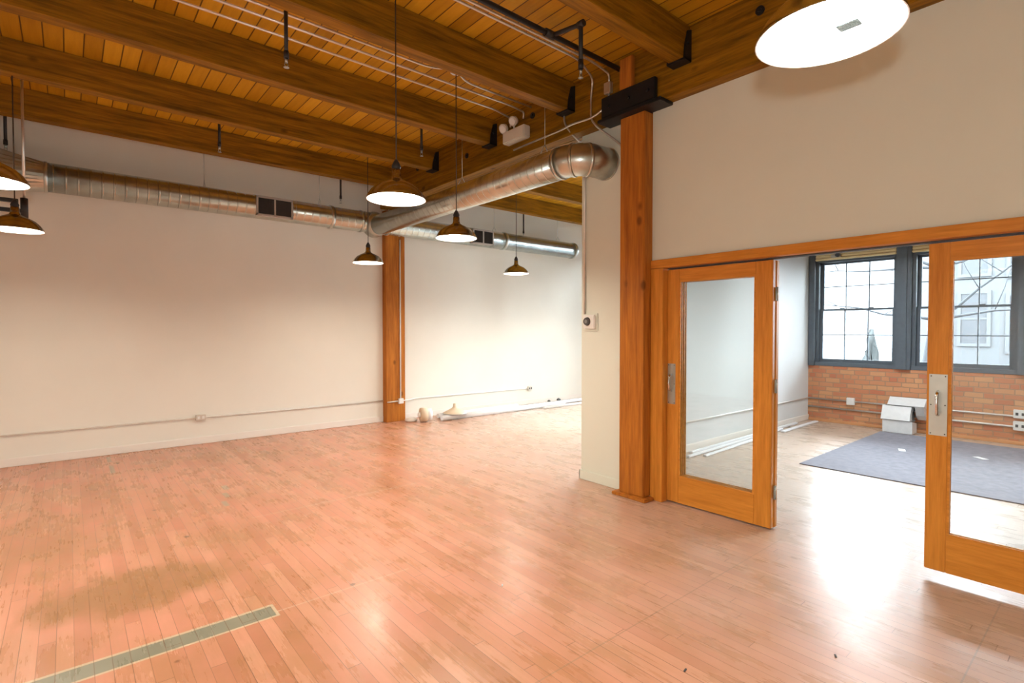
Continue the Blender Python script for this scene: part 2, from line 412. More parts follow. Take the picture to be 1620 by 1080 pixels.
# brick wall with openings
wins = [(3.41, 2.36), (2.10, 1.05), (0.80, -0.25), (-0.50, -1.55), (7.55, 6.50), (6.25, 5.20), (4.95, 3.90)]
ZS, ZT = 0.915, 2.66
b = NB()
box(b, XBR, XBR+0.3, YMIN, YDV, 0, ZS); box(b, XBR, XBR+0.3, YMIN, YDV, ZT, ZC)
box(b, XBR, XBR+0.3, YDV, YB, 0, 0.45); box(b, XBR, XBR+0.3, YDV, YB, 3.45, ZC)
edges = sorted([(lo-0.11, hi+0.11) for hi, lo in wins])
cur = YMIN
for lo, hi in edges:
    if lo - cur > 0.001:
        if cur < YDV < lo: box(b, XBR, XBR+0.3, cur, YDV, ZS, ZT); box(b, XBR, XBR+0.3, YDV, lo, 0.45, 3.45)
        elif lo <= YDV: box(b, XBR, XBR+0.3, cur, lo, ZS, ZT)
        else: box(b, XBR, XBR+0.3, cur, lo, 0.45, 3.45)
    cur = max(cur, hi)
if YB-cur > 0.001: box(b, XBR, XBR+0.3, cur, YB, 0.45, 3.45)
struct('wall_right', b, M['brick'])

def base(name, segs, m=None):
    b = NB()
    for s in segs: box(b, *s, 0, 0.095, 0.006)
    struct(name, b, m or M['base'])
base('baseboard_back', [(XMIN, 3.93, YB-0.018, YB)])
base('baseboard_back_far', [(4.27, XBR, YB-0.018, YB)])
base('baseboard_pier', [(XW-0.018, XW, 3.04, 3.618), (XW-0.018, XW+0.14, 3.60, 3.618)], M['wallg'])
base('baseboard_divider', [(XW+0.14, XBR, YDV-0.018, YDV)])
# fixed door frame: header and jambs
b = NB(); box(b, XW-0.025, XW+0.16, YO0, 2.768, ZH+0.008, 2.11, 0.004)
struct('trim_header', b, M['dy'])
b = NB(); box(b, XW-0.02, XW+0.16, YO1-0.055, 2.768, 0, ZH+0.006, 0.004)
struct('trim_jamb', b, M['dz'])
b = NB(); box(b, XW-0.02, XW+0.16, YO0, YO0+0.055, 0, ZH+0.006, 0.004)
struct('trim_jamb_right', b, M['dz'])
struct('trim_brick_base', box(NB(), XBR-0.03, XBR, YMIN, YDV-0.02, 0, 0.045, 0.004), wood('quarter_round', 'Y', (0.55, 0.25, 0.10), (0.75, 0.40, 0.2), 0.5, False))

# windows: double hung, three by two lights in each sash
def window(i, hi, lo, ZS=ZS, ZT=ZT):
    fx0, fx1 = XBR+0.02, XBR+0.20
    b = NB(); o = 0.035
    box(b, fx0, fx1, hi-0.0, hi+0.11, ZS, ZT, 0.006); box(b, fx0, fx1, lo-0.11, lo, ZS, ZT, 0.006)
    box(b, fx0, fx1, lo, hi, ZT-0.055, ZT, 0.004); box(b, fx0-0.03, fx1, lo-0.11, hi+0.11, ZS, ZS+0.06, 0.004)
    root = struct('window_%d' % i, b, M['wframe'])
    zb, zm, zt = ZS+0.06, (ZS+ZT)/2+0.04, ZT-0.055
    for nm, z0, z1, x0, rail in (('upper_sash', zm-0.012, zt, XBR+0.13, 0.03), ('lower_sash', zb, zm+0.018, XBR+0.085, 0.055)):
        b = NB(); x1 = x0+0.035; s = 0.042
        box(b, x0, x1, lo, lo+s, z0, z1, 0.003); box(b, x0, x1, hi-s, hi, z0, z1, 0.003)
        box(b, x0, x1, lo+s, hi-s, z1-0.03, z1); box(b, x0, x1, lo+s, hi-s, z0, z0+rail)
        for k in (1, 2):
            y = lo+s+(hi-lo-2*s)*k/3; box(b, x0+0.006, x1-0.006, y-0.0065, y+0.0065, z0+rail, z1-0.03)
        zz = (z0+rail+z1-0.03)/2; box(b, x0+0.006, x1-0.006, lo+s, hi-s, zz-0.0065, zz+0.0065)
        sh = struct(nm, b, M['wframe'], root)
        g = NB(); box(g, x0+0.016, x0+0.019, lo+s-0.01, hi-s+0.01, z0+rail-0.01, z1-0.02); struct('glass_pane', g, M['glass'], sh)
        if nm == 'lower_sash':
            lk = NB(); yc = (lo+hi)/2
            for dy in (-0.2, 0.2): box(lk, x0-0.0, x0+0.03, yc+dy-0.035, yc+dy+0.035, z1, z1+0.014, 0.003)
            struct('sash_lock', lk, M['wframe'], sh)
    portal('sky_portal', (XBR+0.24, (hi+lo)/2, (zb+zt)/2), hi-lo, zt-zb)
for i, (hi, lo) in enumerate(wins):
    if i < 4: window(i+1, hi, lo)
    else: window(i+1, hi, lo, 0.45, 3.45)  # hidden far-bay windows, made taller to let in more daylight
# posts between the windows of the room behind the doors
for i, (y0, y1) in enumerate(((2.145, 2.33), (0.845, 1.005), (3.45, 3.54))):
    b = NB(); box(b, XBR-0.05, XBR+0.02, y0, y1, ZS, 2.93, 0.008)
    if i < 2: box(b, XBR-0.068, XBR-0.05, (y0+y1)/2-0.045, (y0+y1)/2+0.02, ZS, 2.93, 0.004)
    struct('trim_%d' % (i+1), b, M['wframe'])
# carpet: carpet tile area laid on the boards
tag(obj('carpet', box(NB(), 6.25, 9.15, -1.9, 2.42, 0.0, 0.010, 0.003), M['carpet']), 'flat grey carpet lying on the pale boards below the brick wall', 'carpet')

# ================================================================ TIMBER FRAME
tg = thing('timber_girder', 'massive timber girder carrying the joist ends above the white pier', 'beam', (XG+0.13, 4.0, ZG))
b = NB(); box(b, XG, XG+0.128, 3.0, YB-0.14, ZG, ZC-0.002, 0.004); box(b, XG+0.150, XG+0.30, 3.0, YB-0.14, ZG+0.01, ZC-0.002, 0.004)
box(b, XG+0.12, XG+0.155, 3.0, YB-0.14, ZG+0.05, ZC-0.002)
obj('beam_ply', b, M['wy'], tg)
b = NB(); box(b, XG, XG+0.30, YMIN+0.001, 2.998, ZG, ZC-0.002, 0.004)
obj('beam_ply', b, M['wy'], tg)
for (y, z) in ((4.2, 3.79), (1.78, 3.79), (5.414, 3.67), (6.623, 3.79), (0.4, 3.79)):
    b = NB(); tube(b, [(XG+0.002, y, z), (XG-0.012, y, z)], 0.032, 20); tube(b, [(XG-0.01, y, z), (XG-0.022, y, z)], 0.014, 6)
    obj('bolt', b, M['black'], tg)
b = NB(); box(b, XG-0.045, XG-0.001, 2.872, 3.01, 3.625, 3.90, 0.005)
obj('spacer_block', b, M['wz'], tg)
tag(obj('trim_board', box(NB(), XG+0.30, XG+0.32, YMIN+0.01, YO1, ZG-0.02, ZG+0.1), M['wy']), 'narrow edging board along the underside of the girder over the doors', 'board')

# main post with steel saddle
tp = thing('timber_post', 'square timber post under a black steel saddle beside the glass door', 'post', (3.92, 2.9, 0))
obj('shaft', box(NB(), 3.835, XW+0.135, 2.77, 3.035, 0.029, 3.40, 0.006), M['wz'], tp)
b = NB(); box(b, 3.79, XW-0.019, 2.72, 3.085, 0, 0.028, 0.006); obj('base_plinth', b, M['wz'], tp)
b = NB(); box(b, XG-0.055, XG-0.012, 2.63, 3.21, 3.44, 3.625, 0.006); box(b, XG-0.075, XG+0.11, 2.56, 3.24, 3.401, 3.429, 0.004)
for yy in (2.70, 2.9, 3.12): tube(b, [(XG-0.055, yy, 3.53), (XG-0.075, yy, 3.53)], 0.016, 6)
obj('steel_saddle', b, M['black'], tp)
# wall post at the back
tp2 = thing('timber_post', 'reddish timber post set in the long white back wall', 'post', (4.1, YB-0.05, 0))
b = NB(); box(b, 3.93, 4.27, YB-0.13, YB-0.001, 0, ZG+0.0, 0.005); obj('shaft', b, M['wz'], tp2)

# joists
JW = 0.135
def joist(y, x0, x1, label, group, hang):
    t = thing('ceiling_joist', label, 'beam', ((x0+x1)/2, y+JW/2, ZJ), group)
    obj('beam', box(NB(), x0, x1, y, y+JW, ZJ, ZC-0.002, 0.004), M['wx'], t)
    if hang:
        xe = x1 if hang > 0 else x0; s = -1 if hang > 0 else 1
        xa, xb = sorted((xe-0.001*s, xe+s*0.095))
        b = NB()
        prism(b, [(xe, ZJ-0.012), (xe+s*0.10, ZJ-0.012), (xe+s*0.085, ZJ+0.10), (xe+s*0.05, ZJ+0.22), (xe, ZJ+0.24)], 'Y', y-0.014, y-0.001)
        prism(b, [(xe, ZJ-0.012), (xe+s*0.10, ZJ-0.012), (xe+s*0.085, ZJ+0.10), (xe+s*0.05, ZJ+0.22), (xe, ZJ+0.24)], 'Y', y+JW+0.001, y+JW+0.014)
        box(b, xa, xb, y-0.014, y+JW+0.014, ZJ-0.016, ZJ-0.001)
        tube(b, [(xe+s*0.05, y-0.014, ZJ+0.12), (xe+s*0.05, y-0.026, ZJ+0.12)], 0.014, 6)
        obj('joist_hanger', b, M['black'], t)
    return t
JY = [1.10, 2.34, 3.60, 4.83, 6.08, 7.24]
seen = {1: 'thick ceiling joist right of the black sprinkler branch, nearest the huge lamp',
        2: 'thick ceiling joist ending in a black hanger just left of the steel saddle',
        3: 'ceiling joist ending in a black hanger beside the emergency light',
        4: 'ceiling joist ending in a black hanger above the bright middle lamp',
        5: 'farthest ceiling joist, running just in front of the white back wall'}
for i, y in enumerate(JY):
    if i in seen: joist(y, XMIN+0.01, XG, seen[i], 'ceiling joists over the main room', 1)
    else: joist(y, XMIN+0.01, XG, 'ceiling joist over the huge near lamp, above the top edge of the photo', 'ceiling joists over the main room', 1)
joist(6.08, XG+0.30, XBR, 'reddish joist beyond the girder, upper of the two over the far bay', 'ceiling joists beyond the girder', -1)
joist(7.24, XG+0.30, XBR, 'reddish joist beyond the girder, lower of the two, nearest the back wall', 'ceiling joists beyond the girder', -1)
joist(4.83, XG+0.30, XBR, 'joist beyond the girder hidden high behind the white pier', 'ceiling joists beyond the girder', -1)

# ================================================================ DUCTS
DY, DZ, DR = 7.57, 3.14, 0.155
t1 = thing('air_duct', 'long silver spiral duct hung along the white back wall', 'duct', (3.6, DY, DZ-DR))
b = NB(); tube(b, [(-0.16, DY, DZ), (8.02, DY, DZ)], DR, 48); obj('spiral_pipe', b, M['duct_x'], t1)
# rectangular to round transition and plenum
b = NB(); seg = 32; ringA = []; ringB = []
for k in range(seg):
    a = 2*PI*k/seg; ringA.append(b.verts.new((-0.16, DY+DR*math.cos(a), DZ+DR*math.sin(a))))
    c_, s_ = math.cos(a), math.sin(a); mx = max(abs(c_), abs(s_))
    ringB.append(b.verts.new((-0.75, DY+0.24*c_/mx, 3.15+0.22*s_/mx)))
for k in range(seg): b.faces.new((ringA[k], ringA[(k+1) % seg], ringB[(k+1) % seg], ringB[k]))
obj('transition', b, M['sheet'], t1)
obj('plenum', box(NB(), XMIN+0.02, -0.75, DY-0.24, DY+0.24, 2.93, 3.37, 0.004), M['sheet'], t1)
for x, wd in ((2.93, 0.05), (6.15, 0.05), (-0.16, 0.03), (8.0, 0.06), (3.38, 0.03), (3.82, 0.03)):
    b = NB(); tube(b, [(x-wd/2, DY, DZ), (x+wd/2, DY, DZ)], DR+0.009, 48); obj('coupling_band', b, M['sheet'], t1)
def grille(x0, x1):
    f = NB(); y = DY-DR-0.03; z0, z1 = 3.0, 3.25
    box(f, x0, x1, y, y+0.02, z0, z0+0.022); box(f, x0, x1, y, y+0.02, z1-0.022, z1)
    for xx in (x0, (x0+x1)/2-0.011, x1-0.022): box(f, xx, xx+0.022, y, y+0.02, z0, z1)
    box(f, x0+0.01, x1-0.01, y+0.018, y+0.10, z0+0.005, z0+0.01); box(f, x0+0.01, x1-0.01, y+0.018, y+0.10, z1-0.01, z1-0.005)
    box(f, x0+0.01, x0+0.015, y+0.018, y+0.12, z0+0.005, z1-0.005); box(f, x1-0.015, x1-0.01, y+0.018, y+0.12, z0+0.005, z1-0.005)
    g = obj('air_grille', f, M['grille'], t1)
    l = NB(); n = 26
    for k in range(n):
        xx = x0+0.025+(x1-x0-0.05)*k/(n-1); box(l, xx-0.0015, xx+0.0015, y+0.004, y+0.016, z0+0.02, z1-0.02)
    box(l, x0+0.015, x1-0.015, y+0.017, y+0.022, z0+0.012, z1-0.012)
    obj('louvre', l, M['dark'], g)
grille(1.89, 2.35); grille(5.35, 5.80)
def hanger(x, y, zt, zd, r, parent, ax='x'):
    b = NB(); tube(b, [(x, y, zt), (x, y, zd+0.09)], 0.004, 6)
    for s in (-1, 1):
        if ax == 'x': tube(b, [(x, y, zd+0.09), (x, y+s*0.055, zd-0.005)], 0.004, 6)
        else: tube(b, [(x, y, zd+0.09), (x+s*0.055, y, zd-0.005)], 0.004, 6)
    obj('hanger_rod', b, M['sheet'], parent)
for x in (1.33, 2.775, 5.95, 7.58): hanger(x, DY, ZC, DZ+DR, DR, t1)
# second duct along the girder with a gored elbow into the pier
EX, EZ, ER = 3.60, 3.08, 0.147
t2 = thing('air_duct', 'silver branch duct along the girder with an elbow into the pier', 'duct', (EX, 5.4, EZ-ER))
b = NB(); tube(b, [(EX, DY-0.10, EZ), (EX, 3.53, EZ)], ER, 48); obj('spiral_pipe', b, M['duct_y'], t2)
b = NB(); tube(b, [(EX, 3.54, EZ), (EX, 3.47, EZ), (EX+0.05, 3.36, EZ), (EX+0.15, 3.30, EZ), (XW+0.02, 3.29, EZ)], ER, 48)
for f in b.faces: f.smooth = True
obj('elbow', b, M['sheet'], t2)
for p, q in (((EX, 3.555, EZ), (EX, 3.525, EZ)), ((EX+0.018, 3.42, EZ), (EX+0.030, 3.395, EZ)), ((EX+0.10, 3.325, EZ), (EX+0.125, 3.312, EZ)), ((XW-0.02, 3.29, EZ), (XW, 3.29, EZ))):
    b = NB(); tube(b, [p, q], ER+0.006, 48); obj('seam_band', b, M['sheet'], t2)
b = NB(); tube(b, [(EX, DY-0.02, DZ-0.03), (EX, DY-0.22, EZ)], [ER+0.05, ER+0.004], 48); obj('saddle_tap', b, M['sheet'], t2)
for y in (3.773, 5.19): hanger(EX, y, ZC, EZ+ER, ER, t2, 'y')

# ================================================================ PENDANT LAMPS
def pendant(loc, label, cord_top, name='pendant_lamp'):
    x, y, z = loc
    t = thing(name, label, 'lamp', loc, 'dome pendant lamps over the main room')
    R = 0.19
    out = [(R, 0.0), (R, 0.006), (0.186, 0.018), (0.165, 0.052), (0.135, 0.082), (0.095, 0.105), (0.058, 0.122), (0.036, 0.136), (0.031, 0.155), (0.029, 0.195), (0.0, 0.197)]
    inn = [(0.186, 0.0005), (0.183, 0.017), (0.162, 0.048), (0.150, 0.056)]
    b = NB(); lathe(b, out, x, y, z, 48); obj('lamp_shade', b, M['shade'], t)
    b = NB(); lathe(b, [(R, 0.0)]+inn, x, y, z-0.0006, 48); obj('reflector', b, M['shade_in'], t)
    b = NB(); lathe(b, [(0.0, 0.046), (0.120, 0.046), (0.148, 0.055)], x, y, z, 48); obj('diffuser', b, M['bulb'], t)
    b = NB(); lathe(b, [(0.0, 0.198), (0.026, 0.198), (0.030, 0.215), (0.020, 0.24), (0.008, 0.26), (0.0, 0.262)], x, y, z, 24); obj('socket_cap', b, M['pipe'], t)
    b = NB(); tube(b, [(x, y, z+0.25), (x, y, cord_top)], 0.0045, 8); obj('cord', b, M['cord'], t)
    b = NB(); tube(b, [(x, y, cord_top-0.03), (x, y, cord_top)], 0.055, 24); obj('ceiling_canopy', b, M['offw'], t)
    return t
ZL = 2.35
P2 = pendant((1.65, 3.13, ZL), 'bright dome pendant lamp in the middle, largest fully visible one', ZC)
for loc, lab in (((2.764, 4.081, ZL), 'dome pendant lamp hung from the junction box beside the branch duct'),
                 ((2.921, 6.297, ZL), 'small dome pendant lamp in front of the reddish wall post'),
                 ((5.184, 6.057, ZL), 'smallest and farthest dome pendant lamp, below the reddish joists'),
                 ((-0.333, 6.166, ZL), 'lower dome pendant lamp at the left edge under a black bracket'),
                 ((-0.35, 4.26, ZL), 'upper dome pendant lamp cut by the left edge of the photo')):
    copy_thing(P2, loc, lab)
P6 = copy_thing(P2, (1.687, 0.59, ZL), 'huge near dome pendant lamp at top right with a printed label inside')
# printed label on its diffuser
lb = NB(); box(lb, -0.023, 0.023, -0.029, 0.029, 0.0428, 0.0450)
lo = obj('label', lb, M['label'], P6)
def place_lab(o):
    o.data.transform(Matrix.Translation(P6.location))  # undo the origin shift for parts
    o.data.transform(Matrix.Translation((0.078, -0.030, 0)))
place_lab(lo)
pb = NB(); rr = random.Random(3)
for k in range(6):
    xx = -0.018+k*0.0072; yy = -0.026
    while yy < 0.022:
        L_ = rr.uniform(0.004, 0.012); box(pb, xx-0.0012, xx+0.0012, yy, min(yy+L_, 0.026), 0.0422, 0.0428); yy += L_+0.0018
po = obj('print', pb, M['ink'], lo)
place_lab(po)
for loc, lab in (((-1.9, 1.3, ZL), 'added unseen dome pendant lamp left of the camera'), ((-0.9, -1.2, ZL), 'added unseen dome pendant lamp behind the camera'),
                 ((-2.0, 3.3, ZL), 'added unseen dome pendant lamp beyond the left edge'), ((7.4, 6.0, ZL), 'added unseen dome pendant lamp in the far bay behind the white pier')):  # lamps out of view, added to raise the light level
    copy_thing(P2, loc, lab)

# unseen cooler lamps added to brighten the window room and far bay
m_cool = emit_mat('cool_diffuser_glow', (0.93, 0.97, 1.0), LAMP*1.5)
for loc, lab in (((6.0, 1.3, 2.62), 'added unseen dome pendant lamp in the window room above the door header'), ((8.0, 0.2, 2.62), 'added unseen dome pendant lamp in the window room over the grey carpet'), ((7.9, 2.3, 2.80), 'added unseen dome pendant lamp in the window room near the dividing wall'),
                 ((7.0, 4.6, 2.35), 'added unseen dome pendant lamp in the far bay close behind the dividing wall'), ((8.6, 5.3, 2.35), 'added unseen dome pendant lamp in the far bay nearest the tall windows')):
    r = copy_thing(P2, loc, lab); r['group'] = 'added dome pendant lamps near the windows'
    for ch in r.children:
        if ch.name.startswith('cord'):
            ch.scale.z = (ZC-loc[2])/(ZC-ZL)
        if ch.name.startswith('ceiling_canopy'): ch.location.z = ZL-loc[2]
        if ch.name.startswith('diffuser'):
            ch.data = ch.data.copy(); ch.data.materials[0] = m_cool
# bracket above the left lamp
tag(obj('mounting_bracket', tube(box(box(NB(), -1.2, -0.30, 6.75, 6.79, 2.60, 2.635, 0.003), -1.2, -0.34, 6.75, 6.79, 2.69, 2.725, 0.003), [(-0.30, 6.77, 2.56), (-0.30, 6.77, 2.74)], 0.028, 12), M['pipe']),
    'black double bar bracket at the left edge just above the lower lamp', 'bracket')
tag(obj('hanger_pipe', tube(NB(), [(-0.30, 6.77, 2.74), (-0.30, 6.77, ZC)], 0.011, 10), M['emt']), 'thin grey pipe dropping from the ceiling to the black bracket', 'pipe')

# ================================================================ SPRINKLERS
tsp = thing('sprinkler_pipe', 'black sprinkler pipe running beside two conduits, with a dropped branch near the girder', 'pipe', (1.0, 3.02, 3.83))
b = NB(); tube(b, [(XMIN+0.01, 3.02, 3.83), (XG-0.002, 3.02, 3.83)], 0.021, 14)
for x in (2.93, 0.6): tube(b, [(x-0.045, 3.02, 3.83), (x+0.045, 3.02, 3.83)], 0.031, 14)
obj('main', b, M['pipe'], tsp)
b = NB(); tube(b, bend([(2.96, 3.02, 3.83), (3.02, 2.77, 3.83), (3.02, 2.77, 3.49)], 0.04), 0.017, 12)
tube(b, [(3.02, 2.77, 3.56), (3.02, 2.77, 3.49)], 0.021, 12); tube(b, [(3.02, 2.80, 3.83), (3.02, 2.74, 3.83)], 0.026, 12)
obj('branch', b, M['pipe'], tsp)
def head_bm(x, y, z):
    b = NB(); lathe(b, [(0.0, 0.0), (0.011, 0.0), (0.011, 0.03), (0.0, 0.03)], x, y, z-0.03, 10)
    for s in (-1, 1): tube(b, [(x+s*0.009, y, z-0.028), (x+s*0.012, y, z-0.05), (x, y, z-0.062)], 0.0025, 6)
    lathe(b, [(0.0, 0.0), (0.020, 0.0), (0.020, 0.002), (0.0, 0.002)], x, y, z-0.066, 16); return b
obj('sprinkler_head', head_bm(3.02, 2.77, 3.49), M['steel'], tsp)
def drop(x, y, zb, label):
    t = thing('sprinkler_drop', label, 'sprinkler', (x, y, zb), 'black sprinkler drops between the joists')
    b = NB(); tube(b, [(x, y, ZC), (x, y, zb)], 0.014, 12); tube(b, [(x, y, zb+0.05), (x, y, zb)], 0.018, 12); tube(b, [(x, y, ZC), (x, y, ZC-0.02)], 0.03, 16)
    obj('drop_pipe', b, M['pipe'], t); obj('sprinkler_head', head_bm(x, y, zb), M['steel'], t)
drop(1.231, 3.99, 3.46, 'black sprinkler drop crossing the three silver conduits')
drop(1.333, 6.70, 3.57, 'short black sprinkler drop in front of the farthest joist, left of the lamp cord')
drop(3.126, 5.32, 3.56, 'black sprinkler drop in the bay left of the hanging emergency light')
drop(3.08, 7.55, 3.42, 'black sprinkler drop over the duct, left of the middle lamp')
drop(-0.467, 7.55, 3.41, 'black sprinkler drop at the left edge against the white wall')
drop(6.647, 7.55, 3.335, 'black sprinkler drop over the duct beyond the girder')

# ================================================================ CONDUITS
def conduit(pts, label, r=0.010, m='emt', rad=0.09, group=None, clips=()):
    b = NB(); tube(b, bend(pts, rad), r, 10)
    t = tag(obj('electrical_conduit', b, M[m]), label, 'conduit', group)
    return t
zc = 3.885
conduit([(XMIN+0.01, 4.515, zc), (3.55, 4.515, zc), (XG-0.012, 4.55, zc-0.02), (XG-0.012, 4.56, 3.77)], 'lowest of the three silver conduits, bending down to the left emergency lamp head')
conduit([(XMIN+0.01, 4.326, zc), (3.60, 4.326, zc), (XG-0.012, 4.33, zc-0.02), (XG-0.012, 4.34, 3.80)], 'middle of the three silver conduits, bending down to the emergency light')
conduit([(XMIN+0.01, 4.18, zc), (2.55, 4.18, zc), (2.764, 4.081, 3.90), (2.95, 4.20, zc), (3.82, 4.22, zc)], 'upper of the three silver conduits, passing the round junction box', rad=0.12)
t = thing('junction_box', 'round junction box on the ceiling carrying a lamp cord', 'junction box', (2.764, 4.081, 3.87))
b = NB(); tube(b, [(2.764, 4.081, ZC-0.001), (2.764, 4.081, 3.865)], 0.052, 8); obj('box', b, M['emt'], t)
conduit([(XMIN+0.01, 3.215, 3.88), (3.46, 3.20, 3.88), (3.80, 3.33, 3.86), (XG-0.014, 3.37, 3.70), (XG-0.014, 3.37, 3.50), (XG-0.014, 3.30, ZG-0.02), (XW-0.012, 3.10, 3.21), (XW-0.012, 3.062, 3.10), (XW-0.012, 3.062, 1.25)],
        'silver conduit curving from the ceiling past the saddle and down the pier edge', rad=0.12)
conduit([(XMIN+0.01, 3.155, 3.88), (3.60, 3.15, 3.88), (XG-0.014, 3.15, 3.84), (XG-0.014, 3.15, 3.76)], 'silver conduit beside the sprinkler pipe, bending down to a small girder box', rad=0.1)
tag(obj('junction_box', box(NB(), XG-0.045, XG-0.002, 3.115, 3.19, 3.66, 3.76, 0.004), M['emt']), 'small square junction box on the girder above the steel saddle', 'junction box')
conduit([(XG-0.016, 3.15, 3.66), (XG-0.02, 3.15, 3.56), (XG-0.080, 3.28, 3.47), (XG-0.080, 3.55, 3.49), (XG-0.03, 3.75, 3.50), (XG-0.014, 4.50, 3.50)],
        'silver conduit sweeping from the girder box along the girder below the emergency light', rad=0.12)
conduit([(XG-0.014, 3.72, 3.68), (XG-0.014, 3.72, 3.56), (XG+0.02, 3.62, 3.41), (XW-0.014, 3.555, 3.33), (XW-0.014, 3.552, 3.2), (XW-0.014, 3.552, 1.66)],
        'silver conduit curving round behind the duct elbow and down to the thermostat', rad=0.1)
conduit([(XG+0.14, 7.6, 3.395), (XG+0.14, 3.61, 3.395)], 'straight silver conduit along the underside of the girder', 0.011)
conduit([(XMIN+0.01, YB-0.014, 0.352), (3.94, YB-0.014, 0.345)], 'painted conduit low on the back wall left of the reddish post', 0.0105, 'emtp', group=None)
conduit([(3.94, YB-0.142, 0.33), (4.14, YB-0.142, 0.335)], 'short conduit stub across the foot of the reddish wall post', 0.0105, 'emtp')
conduit([(4.21, YB-0.142, 0.335), (4.36, YB-0.10, 0.335), (4.5, YB-0.014, 0.335), (7.11, YB-0.014, 0.325)], 'painted conduit low on the back wall right of the reddish post', 0.009, 'base')
conduit([(4.175, YB-0.142, 0.37), (4.175, YB-0.142, 2.98)], 'white conduit running up the front of the reddish wall post', 0.012, 'white')
conduit([(XW+0.14, YDV-0.012, 0.375), (XBR-0.02, YDV-0.012, 0.37)], 'white conduit low on the wall seen through the left door glass', 0.012, 'white')
conduit([(XBR-0.014, YDV-0.01, 0.37), (XBR-0.014, -0.9, 0.375)], 'upper of two grey conduits on the brick wall', 0.013)
conduit([(XBR-0.014, YDV-0.01, 0.235), (XBR-0.014, -0.9, 0.235)], 'lower of two grey conduits on the brick wall', 0.013)

def outlet(x, y, z, wdt, hgt, n, label, dark=True, mat='offw', name='outlet_box', cat='outlet'):
    """n = outward normal '-x' or '-y'"""
    t = thing(name, label, cat, (x, y, z-hgt/2))
    b = NB(); hw = wdt/2
    if n == '-y':
        box(b, x-hw, x+hw, y-0.045, y, z-hgt/2, z+hgt/2, 0.004)
        fs = [box(NB(), x+s*hw*0.45-0.014, x+s*hw*0.45+0.014, y-0.048, y-0.0455, z-0.018, z+0.018, 0.001) for s in (-1, 1)]
    else:
        box(b, x-0.045, x, y-hw, y+hw, z-hgt/2, z+hgt/2, 0.004)
        fs = [box(NB(), x-0.048, x-0.0455, y+s*hw*0.45-0.014, y+s*hw*0.45+0.014, z-0.018, z+0.018, 0.001) for s in (-1, 1)]
    obj('box', b, M[mat], t)
    for f in fs: obj('socket', f, M['dark'] if dark else M['white'], t)
outlet(1.319, YB, 0.352, 0.115, 0.075, '-y', 'small outlet box on the conduit at the middle of the left wall', False, 'emtp')
outlet(4.175, YB-0.13, 0.335, 0.085, 0.085, '-y', 'white outlet box on the foot of the reddish wall post', False, 'white')
outlet(7.151, YB, 0.325, 0.10, 0.075, '-y', 'dark outlet at the right end of the far wall conduit', True)
outlet(XBR, 2.91, 0.371, 0.11, 0.11, '-x', 'white outlet box on the upper conduit of the brick wall', False, 'white')
outlet(XBR, 0.965, 0.405, 0.13, 0.11, '-x', 'upper white outlet box at the right edge of the brick wall', True, 'white')
outlet(XBR, 0.965, 0.25, 0.13, 0.12, '-x', 'lower white outlet box at the right edge of the brick wall', True, 'white')
tag(obj('switch_box', box(NB(), XW-0.045, XW, 3.055, 3.15, 1.135, 1.235, 0.004), M['wallg']), 'grey switch box on the pier touching the timber post', 'box')
# thermostat
t = thing('thermostat', 'square white thermostat with a black dial on the pier', 'thermostat', (XW, 3.47, 1.49))
obj('cover', box(NB(), XW-0.012, XW, 3.385, 3.575, 1.490, 1.665, 0.003), M['wallg'], t)
obj('body', box(NB(), XW-0.034, XW-0.012, 3.405, 3.555, 1.512, 1.650, 0.008), M['white'], t)
b = NB(); tube(b, [(XW-0.034, 3.498, 1.586), (XW-0.052, 3.498, 1.586)], [0.042, 0.036], 28); obj('dial', b, M['dark'], t)
b = NB(); tube(b, [(XW-0.052, 3.498, 1.586), (XW-0.056, 3.498, 1.586)], 0.018, 20); obj('dial_cap', b, M['boxd'], t)

# emergency light on the girder
t = thing('emergency_light', 'white emergency light with two round lamp heads on the girder', 'light', (XG-0.05, 4.41, 3.56))
obj('housing', box(NB(), XG-0.10, XG-0.002, 4.235, 4.595, 3.565, 3.695, 0.01), M['offw'], t)
for y, z in ((4.62, 3.765), (4.45, 3.80)):
    yb_ = min(y, 4.56); b = NB(); d = Vector((-0.80, -0.10, -0.45)).normalized(); c0 = Vector((XG-0.05, y, z))
    tube(b, [(XG-0.05, yb_, 3.69), c0], 0.010, 8)
    tube(b, [c0-d*0.035, c0-d*0.015, c0+d*0.03, c0+d*0.034], [0.022, 0.046, 0.054, 0.050], 24)
    h = obj('lamp_head', b, M['offw'], t)
    b = NB(); tube(b, [c0+d*0.034, c0+d*0.040], [0.044, 0.036], 24); obj('lens', b, M['shade_in'], h)

